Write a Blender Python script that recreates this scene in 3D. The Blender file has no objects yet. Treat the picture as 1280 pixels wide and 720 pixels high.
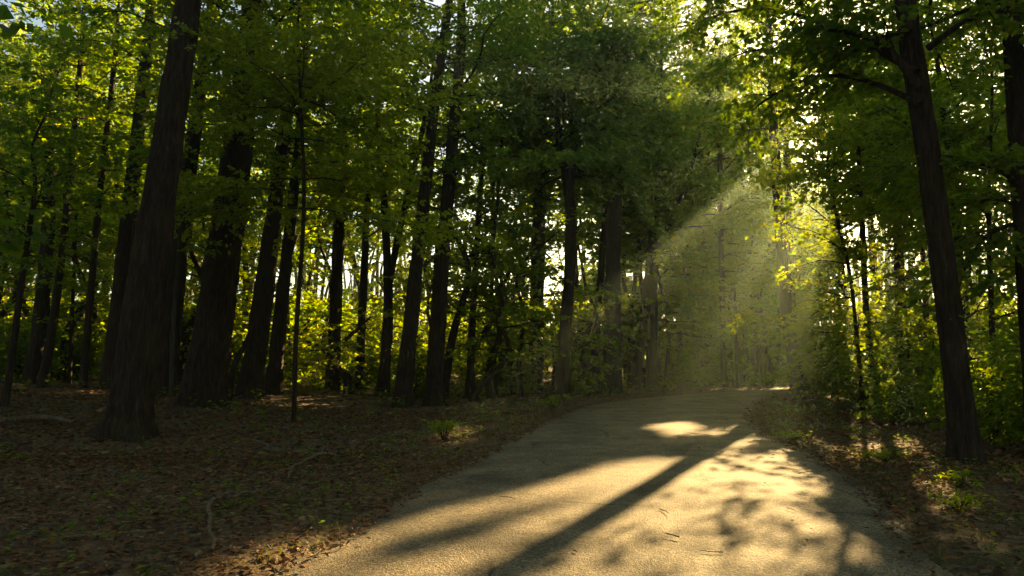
import bpy, math, random
import numpy as np
from mathutils import Vector

rng = np.random.default_rng(7)
random.seed(7)
sc = bpy.context.scene
COL = sc.collection
RAD = math.radians

# ------------------------------------------------------------------ camera
F = 24 / 36 * 1280
HORIZON = 452
PITCH = math.atan((HORIZON - 360) / F)
EYE = np.array([0, 0, 1.6])
FWD = np.array([0, math.cos(PITCH), math.sin(PITCH)])
UP = np.array([0, -math.sin(PITCH), math.cos(PITCH)])
cam_d = bpy.data.cameras.new('camera')
cam_d.lens = 24; cam_d.sensor_width = 36; cam_d.clip_end = 2000; cam_d.clip_start = 0.05
cam = bpy.data.objects.new('camera', cam_d); COL.objects.link(cam)
cam.location = EYE; cam.rotation_euler = (RAD(90) + PITCH, 0, 0)
sc.camera = cam


def ray(px, py):
    d = FWD + np.array([1, 0, 0]) * (px - 640) / F + UP * (360 - py) / F
    return d


def at(px, py, Y):                       # the point seen at a pixel, Y metres ahead
    d = ray(px, py)
    return EYE + d * (Y / d[1])


def flat(px, py):                        # the point seen at a pixel on level ground
    d = ray(px, py)
    return EYE + d * (-EYE[2] / d[2])


# ------------------------------------------------------------------ sun
SUNPX = (1046, 128)
S = ray(*SUNPX); S = S / np.linalg.norm(S)
SUN_EL = math.asin(S[2]); SUN_AZ = math.atan2(S[0], S[1])


# ------------------------------------------------------------------ noise / helpers
def vnoise(x, y, z=0.0, seed=0):
    r = np.random.default_rng(seed)
    out = 0
    for i in range(6):
        a = r.uniform(-1, 1, 3); a /= np.linalg.norm(a)
        k = r.uniform(0.7, 1.9)
        out = out + np.sin((a[0] * x + a[1] * y + a[2] * z) * k * 2 + r.uniform(0, 6.28))
    return out / 6


def smooth(a, b, v):
    t = np.clip((v - a) / (b - a), 0, 1)
    return t * t * (3 - 2 * t)


def inpoly(x, y, poly):
    inside = np.zeros(x.shape, bool)
    n = len(poly)
    for i in range(n):
        x0, y0 = poly[i]; x1, y1 = poly[(i + 1) % n]
        if y0 == y1: continue
        c = ((y0 > y) != (y1 > y)) & (x < (x1 - x0) * (y - y0) / (y1 - y0) + x0)
        inside ^= c
    return inside


def pdist(x, y, poly, closed=True):
    best = np.full(x.shape, 1e9)
    n = len(poly)
    for i in range(n if closed else n - 1):
        x0, y0 = poly[i]; x1, y1 = poly[(i + 1) % n]
        dx, dy = x1 - x0, y1 - y0
        t = np.clip(((x - x0) * dx + (y - y0) * dy) / (dx * dx + dy * dy + 1e-12), 0, 1)
        best = np.minimum(best, np.hypot(x - x0 - t * dx, y - y0 - t * dy))
    return best


def catmull(P, n):
    P = np.asarray(P, float)
    Q = np.vstack([2 * P[0] - P[1], P, 2 * P[-1] - P[-2]])
    out = []
    for i in range(1, len(Q) - 2):
        for k in range(n):
            t = k / n
            a, b, c, d = Q[i - 1], Q[i], Q[i + 1], Q[i + 2]
            out.append(.5 * (2 * b + (c - a) * t + (2 * a - 5 * b + 4 * c - d) * t * t + (3 * b - a - 3 * c + d) * t ** 3))
    out.append(Q[-2])
    return np.array(out)


# ------------------------------------------------------------------ road outline
LE = [(330, 720), (400, 680), (470, 640), (560, 588), (640, 548), (700, 518), (760, 502), (850, 493), (930, 488), (985, 485)]
RE = [(1200, 720), (1130, 655), (1075, 600), (1015, 566), (962, 543), (940, 521), (946, 505), (962, 496), (985, 490)]
LW = [flat(*p)[:2] for p in LE]; RW = [flat(*p)[:2] for p in RE]


def back(W):                             # carry an edge on behind the camera
    d = (np.array(W[0]) - np.array(W[1])); d /= np.linalg.norm(d)
    d = np.array([-.12, -1.0])
    return [np.array(W[0]) + d * 40, np.array(W[0]) + d * 6]


LW = catmull(back(LW) + LW + [np.array([24., 46.5]), np.array([40, 49.]), np.array([75, 47])], 24)
RW = catmull(back(RW) + RW + [np.array([22., 40.]), np.array([40, 42.]), np.array([75, 40])], 24)
LW[:, 0] += .04 * vnoise(LW[:, 1] * 6, LW[:, 0] * 6, 0, 5) + .07 * vnoise(LW[:, 1] * 1.7, LW[:, 0] * 1.7, 0, 3)
RW[:, 0] += .04 * vnoise(RW[:, 1] * 6, RW[:, 0] * 6, 0, 6) + .07 * vnoise(RW[:, 1] * 1.7, RW[:, 0] * 1.7, 0, 4)
ROAD = np.vstack([LW, RW[::-1]])
ROADC = np.vstack([LW[::4], RW[::-1][::4]])


def road_d(x, y):                        # signed distance, negative on the road
    d = pdist(x, y, ROADC)
    return np.where(inpoly(x, y, ROADC), -d, d)


def height(x, y):
    x = np.asarray(x, float); y = np.asarray(y, float)
    d = road_d(x, y)
    left = smooth(2, -6, x - y * .3)
    z = np.where(d < 0, -.05, 0) + smooth(0, .5, d) * .05
    z = z + (.72 * left + .35 * (1 - left)) * smooth(4, 20, d)
    z = z + 5 * smooth(52, 110, np.hypot(x, y))
    z = z + smooth(.3, 3, d) * (.06 * vnoise(x * .7, y * .7, 0, 11) + .12 * vnoise(x * .2, y * .2, 0, 12))
    z = z + smooth(.2, .8, d) * .015 * vnoise(x * 4, y * 4, 0, 13)
    return z


def hz(x, y):
    return float(height(np.array([x]), np.array([y]))[0])


def ground(px, py):                      # the point of the ground seen at a pixel
    d = ray(px, py)
    ts = np.linspace(2, 90, 900)
    P = EYE[None] + d[None] / d[1] * ts[:, None]
    h = height(P[:, 0], P[:, 1])
    k = np.argmax(P[:, 2] <= np.maximum(h, 0) if False else P[:, 2] <= h)
    if P[k, 2] > h[k]: k = len(ts) - 1
    return np.array([P[k, 0], P[k, 1], h[k]])


# ------------------------------------------------------------------ where the sun reaches the floor through gaps in the canopy
LITPX = [
    [(310, 722), (385, 690), (460, 664), (555, 631), (640, 604), (700, 592), (790, 579), (862, 572), (935, 549), (968, 546), (995, 565), (1015, 592),
     (1035, 622), (1064, 655), (1050, 690), (1005, 722), (990, 840), (180, 840)],
    [(800, 532), (850, 528), (880, 533), (878, 547), (845, 549), (808, 543)],
    [(893, 535), (938, 531), (926, 543), (900, 546)],
    [(1112, 604), (1230, 598), (1262, 655), (1160, 668)],
    [(1180, 678), (1250, 664), (1290, 715), (1215, 725)],
    [(1068, 570), (1140, 562), (1160, 584), (1090, 592)],
    [(985, 548), (1040, 556), (1080, 578), (1066, 588), (1020, 565)],
    [(518, 539), (586, 537), (598, 562), (526, 564)],
]
LIT = [np.array([flat(*p)[:2] for p in poly]) for poly in LITPX]
LIT.append(np.array([(10.3, 37.0), (18.5, 40.3), (20, 44.5), (12, 42)]))


def disc(px, py, r):
    c = flat(px, py)[:2]
    return np.array([c + r * np.array([math.cos(a), math.sin(a)]) for a in np.linspace(0, 6.28, 9)[:-1]])


def slit(px, py, near, far_, w):         # narrow strip cleared of leaves, lined up with the camera to shape a beam
    c0 = EYE[:2] - S[:2] * EYE[2] / S[2]; c = flat(px, py)[:2]
    d = (c - c0) / np.linalg.norm(c - c0); n = np.array([-d[1], d[0]])
    return np.array([c - d * near - n * w, c - d * near + n * w, c + d * far_ + n * w * 1.5, c + d * far_ - n * w * 1.5])


SHAFTS = [slit(652, 496, 3, 5, .17), slit(704, 492, 3, 4, .08), slit(756, 489, 4, 4, .19)]


def shadow_xy(P, z0=0.0):                # where a point's shadow falls
    k = (P[:, 2] - z0) / S[2]
    return P[:, 0] - S[0] * k, P[:, 1] - S[1] * k


GAP = -.42


def sunlit(P):                           # True where a leaf would close one of the gaps
    x, y = shadow_xy(P)
    m = np.zeros(len(P), bool)
    box = (x > -9) & (x < 26) & (y > -12) & (y < 48)
    i = np.where(box)[0]
    mm = np.zeros(len(i), bool)
    xi, yi = x[i], y[i]
    jx = xi + .16 * vnoise(xi * 3, yi * 3, 0, 21) + .5 * vnoise(xi * .9, yi * .9, 0, 24); jy = yi + .16 * vnoise(xi * 3, yi * 3, 0, 22) + .5 * vnoise(xi * .9, yi * .9, 0, 25)
    for q, poly in enumerate(LIT):
        a = inpoly(jx, jy, poly)
        if q < 3:
            ua, va = xi * S[1] - yi * S[0], xi * S[0] + yi * S[1]      # across and along the sun's bearing
            a &= vnoise(ua * 2.2, va * .75, 0, 23) < (.30 if q == 0 else .3)
        mm |= a
    kx = xi + .10 * vnoise(xi * 4, yi * 4, 0, 26); ky = yi + .10 * vnoise(xi * 4, yi * 4, 0, 27)
    for poly in SHAFTS: mm |= inpoly(kx, ky, poly)
    m[i] = mm
    m &= P[:, 2] > .6
    # broken light far back in the woods: chinks in the upper canopy whose light lands well behind the first trees
    rt = smooth(.3, 1.6, x - np.maximum(5.0, y * .42)) * smooth(7, 10, y)
    hi = (P[:, 2] > np.where(P[:, 1] > 50, 4., 5.2) - 1 * (rt > .5)) & (P[:, 1] > 22)
    far = np.maximum(smooth(16, 24, y) * smooth(1.5, 4, y * .28 - 2 - x), rt) * smooth(4, 7, np.min([np.hypot(x - q[:, 0].mean(), y - q[:, 1].mean()) for q in SHAFTS], 0))
    gap = vnoise(x * .55, y * .55, 0, 51) + .5 * vnoise(x * 1.5, y * 1.5, 0, 52)
    m |= hi & (far > .5) & (gap > GAP)
    m |= (P[:, 1] > 52) & (P[:, 2] > 4.5) & ((x < y * .2 - 3) | (rt > .5)) & (vnoise(x * .8, y * .8, 0, 53) > np.where((y < 15) & (rt < .5), .34, .05))
    return m


# ------------------------------------------------------------------ materials
def mat(name):
    m = bpy.data.materials.new(name); m.use_nodes = True
    nt = m.node_tree; nt.nodes.clear()
    out = nt.nodes.new('ShaderNodeOutputMaterial')
    return m, nt, out


def N(nt, t, **kw):
    n = nt.nodes.new(t)
    for k, v in kw.items():
        if k in n.inputs: n.inputs[k].default_value = v
        else: setattr(n, k, v)
    return n


def ramp(nt, fac, stops):
    r = nt.nodes.new('ShaderNodeValToRGB')
    el = r.color_ramp.elements
    while len(el) < len(stops): el.new(.5)
    for e, (p, c) in zip(el, stops):
        e.position = p; e.color = (*c, 1)
    nt.links.new(fac, r.inputs[0])
    return r.outputs[0]


def leaf_mat(name, stops, tstops, trans=.58, rough=.45):
    m, nt, out = mat(name)
    g = N(nt, 'ShaderNodeNewGeometry')
    c = ramp(nt, g.outputs['Random Per Island'], stops)
    c2 = ramp(nt, g.outputs['Random Per Island'], tstops)
    p = N(nt, 'ShaderNodeBsdfPrincipled', Roughness=rough)
    p.inputs['Specular IOR Level'].default_value = .3
    nt.links.new(c, p.inputs['Base Color'])
    t = N(nt, 'ShaderNodeBsdfTranslucent'); nt.links.new(c2, t.inputs['Color'])
    mx = N(nt, 'ShaderNodeMixShader'); mx.inputs[0].default_value = trans
    nt.links.new(p.outputs[0], mx.inputs[1]); nt.links.new(t.outputs[0], mx.inputs[2])
    nt.links.new(mx.outputs[0], out.inputs[0])
    return m


GREEN = leaf_mat('broadleaf_green', [(0, (.036, .095, .006)), (.6, (.062, .130, .008)), (1, (.095, .145, .010))],
                 [(0, (.22, .42, .010)), (.6, (.36, .54, .012)), (1, (.54, .56, .014))])
PALEGREEN = leaf_mat('broadleaf_pale_green', [(0, (.06, .12, .010)), (.6, (.09, .15, .012)), (1, (.12, .16, .016))],
                     [(0, (.34, .50, .012)), (1, (.58, .60, .016))])
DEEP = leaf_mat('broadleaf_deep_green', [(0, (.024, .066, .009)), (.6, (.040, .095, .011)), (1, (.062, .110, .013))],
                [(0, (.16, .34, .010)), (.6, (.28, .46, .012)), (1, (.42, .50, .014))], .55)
SUNLIT_GOLD = leaf_mat('broadleaf_sunlit_yellow', [(0, (.06, .13, .010)), (.6, (.09, .15, .012)), (1, (.14, .15, .016))],
                [(0, (.34, .56, .012)), (.6, (.50, .64, .014)), (1, (.66, .62, .018))], .55)  # yellower, brighter copy of the green: sunlight put into the leaf colour
LITTER = leaf_mat('dry_leaf', [(0, (.03, .015, .008)), (.3, (.14, .058, .022)), (.55, (.27, .095, .036)), (.75, (.08, .07, .02)), (.9, (.20, .125, .06)), (1, (.32, .23, .13))],
                  [(0, (.06, .03, .012)), (1, (.2, .11, .04))], .2, .7)
GRASS = leaf_mat('verge_grass', [(0, (.04, .06, .014)), (.6, (.08, .09, .018)), (1, (.14, .12, .04))],
                 [(0, (.12, .16, .02)), (1, (.3, .27, .04))], .4, .6)


def bark_mat(name, c0, c1, c2):
    m, nt, out = mat(name)
    tc = N(nt, 'ShaderNodeTexCoord')
    mp = N(nt, 'ShaderNodeMapping'); mp.inputs['Scale'].default_value = (1, 1, .16)
    nt.links.new(tc.outputs['Object'], mp.inputs[0])
    n1 = N(nt, 'ShaderNodeTexNoise', Scale=15., Detail=8., Roughness=.7); nt.links.new(mp.outputs[0], n1.inputs['Vector'])
    n2 = N(nt, 'ShaderNodeTexNoise', Scale=1.3, Detail=4.); nt.links.new(tc.outputs['Object'], n2.inputs['Vector'])
    v = N(nt, 'ShaderNodeTexVoronoi', Scale=11.); v.feature = 'DISTANCE_TO_EDGE'; nt.links.new(mp.outputs[0], v.inputs['Vector'])
    ca = ramp(nt, n1.outputs[0], [(.3, c0), (.55, c1), (.75, c2)])
    moss = ramp(nt, n2.outputs[0], [(.5, (0, 0, 0)), (.72, (.5, .5, .5))])
    mx = N(nt, 'ShaderNodeMix', data_type='RGBA')
    nt.links.new(moss, mx.inputs[0]); nt.links.new(ca, mx.inputs[6]); mx.inputs[7].default_value = (.05, .06, .02, 1)
    p = N(nt, 'ShaderNodeBsdfPrincipled', Roughness=.9); nt.links.new(mx.outputs[2], p.inputs['Base Color'])
    p.inputs['Specular IOR Level'].default_value = .2
    ad = N(nt, 'ShaderNodeMath', operation='ADD'); nt.links.new(n1.outputs[0], ad.inputs[0]); nt.links.new(v.outputs[0], ad.inputs[1])
    b = N(nt, 'ShaderNodeBump', Strength=1., Distance=.09); nt.links.new(ad.outputs[0], b.inputs['Height'])
    nt.links.new(b.outputs[0], p.inputs['Normal']); nt.links.new(p.outputs[0], out.inputs[0])
    return m


BARK = bark_mat('brown_bark', (.010, .006, .004), (.05, .030, .021), (.12, .083, .06))
PALE = bark_mat('grey_bark', (.03, .024, .018), (.075, .062, .05), (.14, .12, .095))
STICK = bark_mat('dead_wood', (.10, .072, .05), (.24, .17, .12), (.40, .30, .22))

# forest floor
m, nt, out = mat('forest_floor'); FLOOR = m
tc = N(nt, 'ShaderNodeTexCoord')
v1 = N(nt, 'ShaderNodeTexVoronoi', Scale=13.); nt.links.new(tc.outputs['Object'], v1.inputs['Vector'])
n1 = N(nt, 'ShaderNodeTexNoise', Scale=.8, Detail=6.); nt.links.new(tc.outputs['Object'], n1.inputs['Vector'])
n2 = N(nt, 'ShaderNodeTexNoise', Scale=30., Detail=5.); nt.links.new(tc.outputs['Object'], n2.inputs['Vector'])
sp = N(nt, 'ShaderNodeSeparateColor'); nt.links.new(v1.outputs['Color'], sp.inputs[0])
c = ramp(nt, sp.outputs[0], [(0, (.03, .018, .010)), (.4, (.08, .044, .022)), (.75, (.13, .07, .032)), (1, (.19, .12, .06))])
mo = ramp(nt, n1.outputs[0], [(.5, (0, 0, 0)), (.7, (.65, .65, .65))])
mx = N(nt, 'ShaderNodeMix', data_type='RGBA'); nt.links.new(mo, mx.inputs[0]); nt.links.new(c, mx.inputs[6]); mx.inputs[7].default_value = (.04, .05, .016, 1)
p = N(nt, 'ShaderNodeBsdfPrincipled', Roughness=.95); nt.links.new(mx.outputs[2], p.inputs['Base Color'])
ad = N(nt, 'ShaderNodeMath', operation='ADD'); nt.links.new(sp.outputs[1], ad.inputs[0]); nt.links.new(n2.outputs[0], ad.inputs[1])
b = N(nt, 'ShaderNodeBump', Strength=.8, Distance=.03); nt.links.new(ad.outputs[0], b.inputs['Height']); nt.links.new(b.outputs[0], p.inputs['Normal'])
nt.links.new(p.outputs[0], out.inputs[0])

# worn asphalt with coarse chippings
m, nt, out = mat('worn_asphalt'); ASPHALT = m
tc = N(nt, 'ShaderNodeTexCoord')
v1 = N(nt, 'ShaderNodeTexVoronoi', Scale=75.); nt.links.new(tc.outputs['Object'], v1.inputs['Vector'])
v2 = N(nt, 'ShaderNodeTexVoronoi', Scale=42.); nt.links.new(tc.outputs['Object'], v2.inputs['Vector'])
n1 = N(nt, 'ShaderNodeTexNoise', Scale=.9, Detail=7., Roughness=.6); nt.links.new(tc.outputs['Object'], n1.inputs['Vector'])
n2 = N(nt, 'ShaderNodeTexNoise', Scale=9., Detail=5.); nt.links.new(tc.outputs['Object'], n2.inputs['Vector'])
sp = N(nt, 'ShaderNodeSeparateColor'); nt.links.new(v1.outputs['Color'], sp.inputs[0])
ca = ramp(nt, sp.outputs[0], [(0, (.05, .042, .031)), (.5, (.155, .127, .09)), (1, (.34, .28, .19))])
cb = ramp(nt, n1.outputs[0], [(.34, (.5, .48, .45)), (.5, (.95, .93, .9)), (.64, (1.25, 1.2, 1.12))])
mx = N(nt, 'ShaderNodeMix', data_type='RGBA', blend_type='MULTIPLY'); mx.inputs[0].default_value = 1
nt.links.new(ca, mx.inputs[6]); nt.links.new(cb, mx.inputs[7])
p = N(nt, 'ShaderNodeBsdfPrincipled', Roughness=.8); nt.links.new(mx.outputs[2], p.inputs['Base Color'])
p.inputs['Specular IOR Level'].default_value = .35
n3 = N(nt, 'ShaderNodeTexNoise', Scale=2.2, Detail=4.); nt.links.new(tc.outputs['Object'], n3.inputs['Vector'])
wv = N(nt, 'ShaderNodeMix', data_type='RGBA'); wv.inputs[0].default_value = .22
nt.links.new(tc.outputs['Object'], wv.inputs[6]); nt.links.new(n3.outputs[1], wv.inputs[7])
vc = N(nt, 'ShaderNodeTexVoronoi', Scale=.62); vc.feature = 'DISTANCE_TO_EDGE'; nt.links.new(wv.outputs[2], vc.inputs['Vector'])
n4 = N(nt, 'ShaderNodeTexNoise', Scale=.35, Detail=3.); nt.links.new(tc.outputs['Object'], n4.inputs['Vector'])
crk = ramp(nt, vc.outputs[0], [(0, (.25, .25, .25)), (.006, (.45, .45, .45)), (.012, (1, 1, 1))])
where = ramp(nt, n4.outputs[0], [(.5, (0, 0, 0)), (.56, (1, 1, 1))])
n5 = N(nt, 'ShaderNodeTexNoise', Scale=3.2, Detail=8., Roughness=.75); nt.links.new(tc.outputs['Object'], n5.inputs['Vector'])
stn = ramp(nt, n5.outputs[0], [(.36, (.62, .6, .57)), (.5, (1, 1, 1)), (.66, (1.12, 1.1, 1.05))])
m2 = N(nt, 'ShaderNodeMix', data_type='RGBA', blend_type='MULTIPLY'); nt.links.new(where, m2.inputs[0]); nt.links.new(mx.outputs[2], m2.inputs[6]); nt.links.new(crk, m2.inputs[7])
m3 = N(nt, 'ShaderNodeMix', data_type='RGBA', blend_type='MULTIPLY'); m3.inputs[0].default_value = 1; nt.links.new(m2.outputs[2], m3.inputs[6]); nt.links.new(stn, m3.inputs[7])
nt.links.new(m3.outputs[2], p.inputs['Base Color'])
a1 = N(nt, 'ShaderNodeMath', operation='MULTIPLY_ADD'); nt.links.new(v2.outputs['Distance'], a1.inputs[0]); a1.inputs[1].default_value = -.8; nt.links.new(n2.outputs[0], a1.inputs[2])
a2 = N(nt, 'ShaderNodeMath', operation='MULTIPLY_ADD'); nt.links.new(v1.outputs['Distance'], a2.inputs[0]); a2.inputs[1].default_value = -.7; nt.links.new(a1.outputs[0], a2.inputs[2])
b = N(nt, 'ShaderNodeBump', Strength=.65, Distance=.011); nt.links.new(a2.outputs[0], b.inputs['Height']); nt.links.new(b.outputs[0], p.inputs['Normal'])
nt.links.new(p.outputs[0], out.inputs[0])


# ------------------------------------------------------------------ mesh building
class Geo:
    """verts + quads collected as arrays, linked as ONE mesh object"""
    def __init__(s): s.v = []; s.f = []; s.mi = []; s.n = 0; s.sm = []

    def add(s, V, Fq, mi=0, smooth_=False):
        if len(V) == 0: return
        s.v.append(np.asarray(V, np.float32)); s.f.append(np.asarray(Fq, np.int64) + s.n); s.n += len(V)
        s.mi.append(np.full(len(Fq), mi, np.int32)); s.sm.append(np.full(len(Fq), smooth_, bool))

    def build(s, name, mats, parent=None, origin=(0, 0, 0)):
        me = bpy.data.meshes.new(name)
        V = np.vstack(s.v) - np.asarray(origin, np.float32); Fq = np.vstack(s.f)
        me.vertices.add(len(V)); me.vertices.foreach_set('co', V.astype(np.float32).ravel())
        me.loops.add(Fq.size); me.loops.foreach_set('vertex_index', Fq.astype(np.int32).ravel())
        me.polygons.add(len(Fq)); me.polygons.foreach_set('loop_start', np.arange(0, Fq.size, 4, dtype=np.int32))
        me.polygons.foreach_set('loop_total', np.full(len(Fq), 4, np.int32))
        me.polygons.foreach_set('material_index', np.concatenate(s.mi))
        me.polygons.foreach_set('use_smooth', np.concatenate(s.sm))
        for q in (mats if isinstance(mats, (list, tuple)) else [mats]): me.materials.append(q)
        me.update(calc_edges=True)
        o = bpy.data.objects.new(name, me); COL.objects.link(o)
        if parent is not None: o.parent = parent
        else: o.location = origin
        return o


def tube(g, P, R, ns=8, ridge=0., flare=0., mi=0, seed=0):
    P = np.asarray(P, float); R = np.asarray(R, float)
    n = len(P)
    T = np.gradient(P, axis=0); T /= np.linalg.norm(T, axis=1)[:, None] + 1e-9
    ref = np.array([1., 0, 0]) if abs(T[:, 0]).mean() < .8 else np.array([0, 1., 0])
    A = np.cross(T, ref); A /= np.linalg.norm(A, axis=1)[:, None] + 1e-9
    B = np.cross(T, A)
    th = np.arange(ns) / ns * 2 * math.pi
    rad = np.repeat(R[:, None], ns, 1)
    hgt = (P[:, 2] - P[0, 2])[:, None]
    if flare:
        ph = seed * 1.7
        lob = .15 + .95 * np.maximum(0, np.cos(5 * th + ph)) ** 1.3 * (.7 + .3 * np.cos(th + ph * 2)) + .5 * np.maximum(0, np.cos(3 * th - ph)) ** 3
        rad = rad * (1 + flare * np.exp(-np.maximum(hgt, 0) / .33) * lob[None] * 1.5 + flare * .14 * np.exp(-np.maximum(hgt, 0) / 1.2))
    if ridge:
        w = np.abs(np.sin(7.5 * th[None] + 1.5 * np.sin(hgt * 1.3 + seed) + .8 * np.sin(hgt * 5 + 3 * th[None])))
        rad = rad * (1 + ridge * (w - .6) + ridge * .6 * vnoise(np.cos(th)[None] * 3 + hgt * 0, np.sin(th)[None] * 3 + hgt * 0, hgt * 3, seed))
        rad = rad * (1 + .05 * vnoise(np.cos(th)[None] + 0 * hgt, np.sin(th)[None] + 0 * hgt, hgt * .8, seed + 5))
    V = P[:, None] + rad[..., None] * (np.cos(th)[None, :, None] * A[:, None] + np.sin(th)[None, :, None] * B[:, None])
    i = np.arange(n - 1)[:, None] * ns; j = np.arange(ns)[None]; k = (j + 1) % ns
    Fq = np.stack([i + j, i + k, i + ns + k, i + ns + j], -1).reshape(-1, 4)
    g.add(V.reshape(-1, 3), Fq, mi, True)


def leaves(g, C, A, Nn, s, mi=0, fine=True, width=.5):
    """leaf blades: base point C, axis A, facing Nn, length s"""
    n = len(C)
    if n == 0: return
    A = A / (np.linalg.norm(A, axis=1)[:, None] + 1e-9)
    Sd = np.cross(A, Nn); Sd /= np.linalg.norm(Sd, axis=1)[:, None] + 1e-9
    Nn = np.cross(Sd, A)
    s = s[:, None]
    if fine:
        tip = C + A * s - Nn * s * .12
        w = width
        L1 = C + A * s * .3 + Sd * s * w * .5 + Nn * s * .10; L2 = C + A * s * .66 + Sd * s * w * .42 + Nn * s * .05
        R1 = C + A * s * .3 - Sd * s * w * .5 + Nn * s * .10; R2 = C + A * s * .66 - Sd * s * w * .42 + Nn * s * .05
        V = np.stack([C, L1, L2, tip, R2, R1], 1).reshape(-1, 3)
        b = np.arange(n)[:, None] * 6
        Fq = np.concatenate([b + np.array([0, 1, 2, 3]), b + np.array([3, 4, 5, 0])], 1).reshape(-1, 4)
    else:
        V = np.stack([C, C + A * s * .5 + Sd * s * width * .55, C + A * s, C + A * s * .5 - Sd * s * width * .55], 1).reshape(-1, 3)
        Fq = np.arange(n * 4).reshape(-1, 4)
    g.add(V, Fq, mi)


def branch(gw, gl, P0, d, L, r0, ls, dens=1., droop=.10, twigs=False, fine=True, mi=0, ns=5, flatness=.8, width=.64, carve=True):
    """one limb with side twigs carrying flat sprays of leaves"""
    n = 7
    d = np.array(d, float); d /= np.linalg.norm(d)
    P = [np.array(P0, float)]
    for k in range(n):
        d = d + np.array([rng.normal(0, .19), rng.normal(0, .19), rng.normal(0, .14) - droop * (.4 + k / n)])
        d /= np.linalg.norm(d)
        P.append(P[-1] + d * L / n)
    P = np.array(P)
    m = max(3, int(L / .17 * dens))
    t = np.sort(rng.uniform(.12, 1, m)); t[-1] = 1
    idx = np.minimum((t * n).astype(int), n - 1); fr = t * n - idx
    B = P[idx] * (1 - fr)[:, None] + P[idx + 1] * fr[:, None]
    T = P[idx + 1] - P[idx]; T /= np.linalg.norm(T, axis=1)[:, None]
    side = np.cross(T, np.array([0, 0, 1.])); side /= np.linalg.norm(side, axis=1)[:, None] + 1e-9
    sg = np.where(np.arange(m) % 2 == 0, 1, -1.)
    l = (.22 + .42 * (1 - t)) * min(L, 4.5) * rng.uniform(.6, 1.2, m)
    D = T * rng.uniform(.4, 1.1, m)[:, None] + side * (sg * rng.uniform(.5, 1.1, m))[:, None]
    D[:, 2] += rng.normal(0, .22, m)
    D /= np.linalg.norm(D, axis=1)[:, None]
    cnt = np.maximum(3, (l / (ls * .36)).astype(int))
    ii = np.repeat(np.arange(m), cnt)
    u = rng.uniform(.05, 1, len(ii))
    lat = np.cross(D, np.array([0, 0, 1.])); lat /= np.linalg.norm(lat, axis=1)[:, None] + 1e-9
    s2 = rng.choice([-1., 1.], len(ii))
    C = B[ii] + D[ii] * (u * l[ii])[:, None]
    C[:, 2] -= .10 * u * u * l[ii]
    C += rng.normal(0, .25 * ls, C.shape)
    A = D[ii] * .6 + lat[ii] * (s2 * rng.uniform(.3, 1.2, len(ii)))[:, None] + rng.normal(0, .25, C.shape)
    A[:, 2] -= .25
    Nn = np.array([0, 0, 1.]) + rng.normal(0, flatness, C.shape)
    s = ls * rng.uniform(.5, 1.4, len(ii))
    keep = C[:, 2] > .15
    if carve:
        sl = sunlit(C + A * 0)
        if sl.mean() > .6 and carve is True: return None
        keep &= ~sl | (rng.uniform(0, 1, len(sl)) < (0 if carve is True else carve))
    leaves(gl, C[keep], A[keep], Nn[keep], s[keep], mi, fine, width)
    if gw is not None:
        tube(gw, P, r0 * np.linspace(1, .18, n + 1), ns)
        if twigs:
            for k in range(m):
                q = np.array([B[k], B[k] + D[k] * l[k] * .5, B[k] + D[k] * l[k] - np.array([0, 0, .1 * l[k]])])
                tube(gw, q, r0 * .22 * np.array([1, .7, .3]), 3)
    return P


# ------------------------------------------------------------------ things
def thing(name, label, cat, loc, group=None):
    o = bpy.data.objects.new(name, None); COL.objects.link(o)
    o.location = loc; o.empty_display_size = .2
    o['label'] = label; o['category'] = cat
    if group: o['group'] = group
    return o


def tag(o, label, cat, group=None):
    o['label'] = label; o['category'] = cat
    if group: o['group'] = group
    return o


def kind(o, k): o['kind'] = k; return o


def put(g, name, mats, root):            # a part, kept in the thing's own frame
    return g.build(name, mats, root, tuple(root.location))


SHADOWERS = []


def trunk_line(pts, Y, H):
    """pixel points up a trunk -> 3-D line from the ground to height H, with radii"""
    b = at(pts[0][0], pts[0][1], Y)
    z0 = hz(b[0], Y)
    P = [np.array([b[0], Y, z0 - .15])]
    R = [pts[0][2] * Y / F / 2]
    for (px, py, w) in pts[1:]:
        q = at(px, py, Y)
        if q[2] < P[-1][2] + .3: continue
        P.append(q); R.append(w * Y / F / 2)
    d = P[-1] - P[-2]; d /= np.linalg.norm(d); d[0] *= .5; d[1] += rng.normal(0, .05); d /= np.linalg.norm(d)
    r_end = R[-1]; top = P[-1]; rise = H - top[2]
    if rise > 1:
        for k in (1, 2, 3):
            P.append(top + d * rise / d[2] * k / 3 + np.array([rng.normal(0, .12), rng.normal(0, .12), 0])); R.append(max(.02, r_end * (1 - .28 * k)))
    P = np.array(P)
    C = catmull(np.hstack([P, np.array(R)[:, None]]), 8)
    return C[:, :3], np.maximum(C[:, 3], .008)


def resample(P, R, step):
    s = np.concatenate([[0], np.cumsum(np.linalg.norm(np.diff(P, axis=0), axis=1))])
    n = max(4, int(s[-1] / step)); q = np.linspace(0, s[-1], n)
    return np.stack([np.interp(q, s, P[:, k]) for k in range(3)], 1), np.interp(q, s, R)


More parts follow.
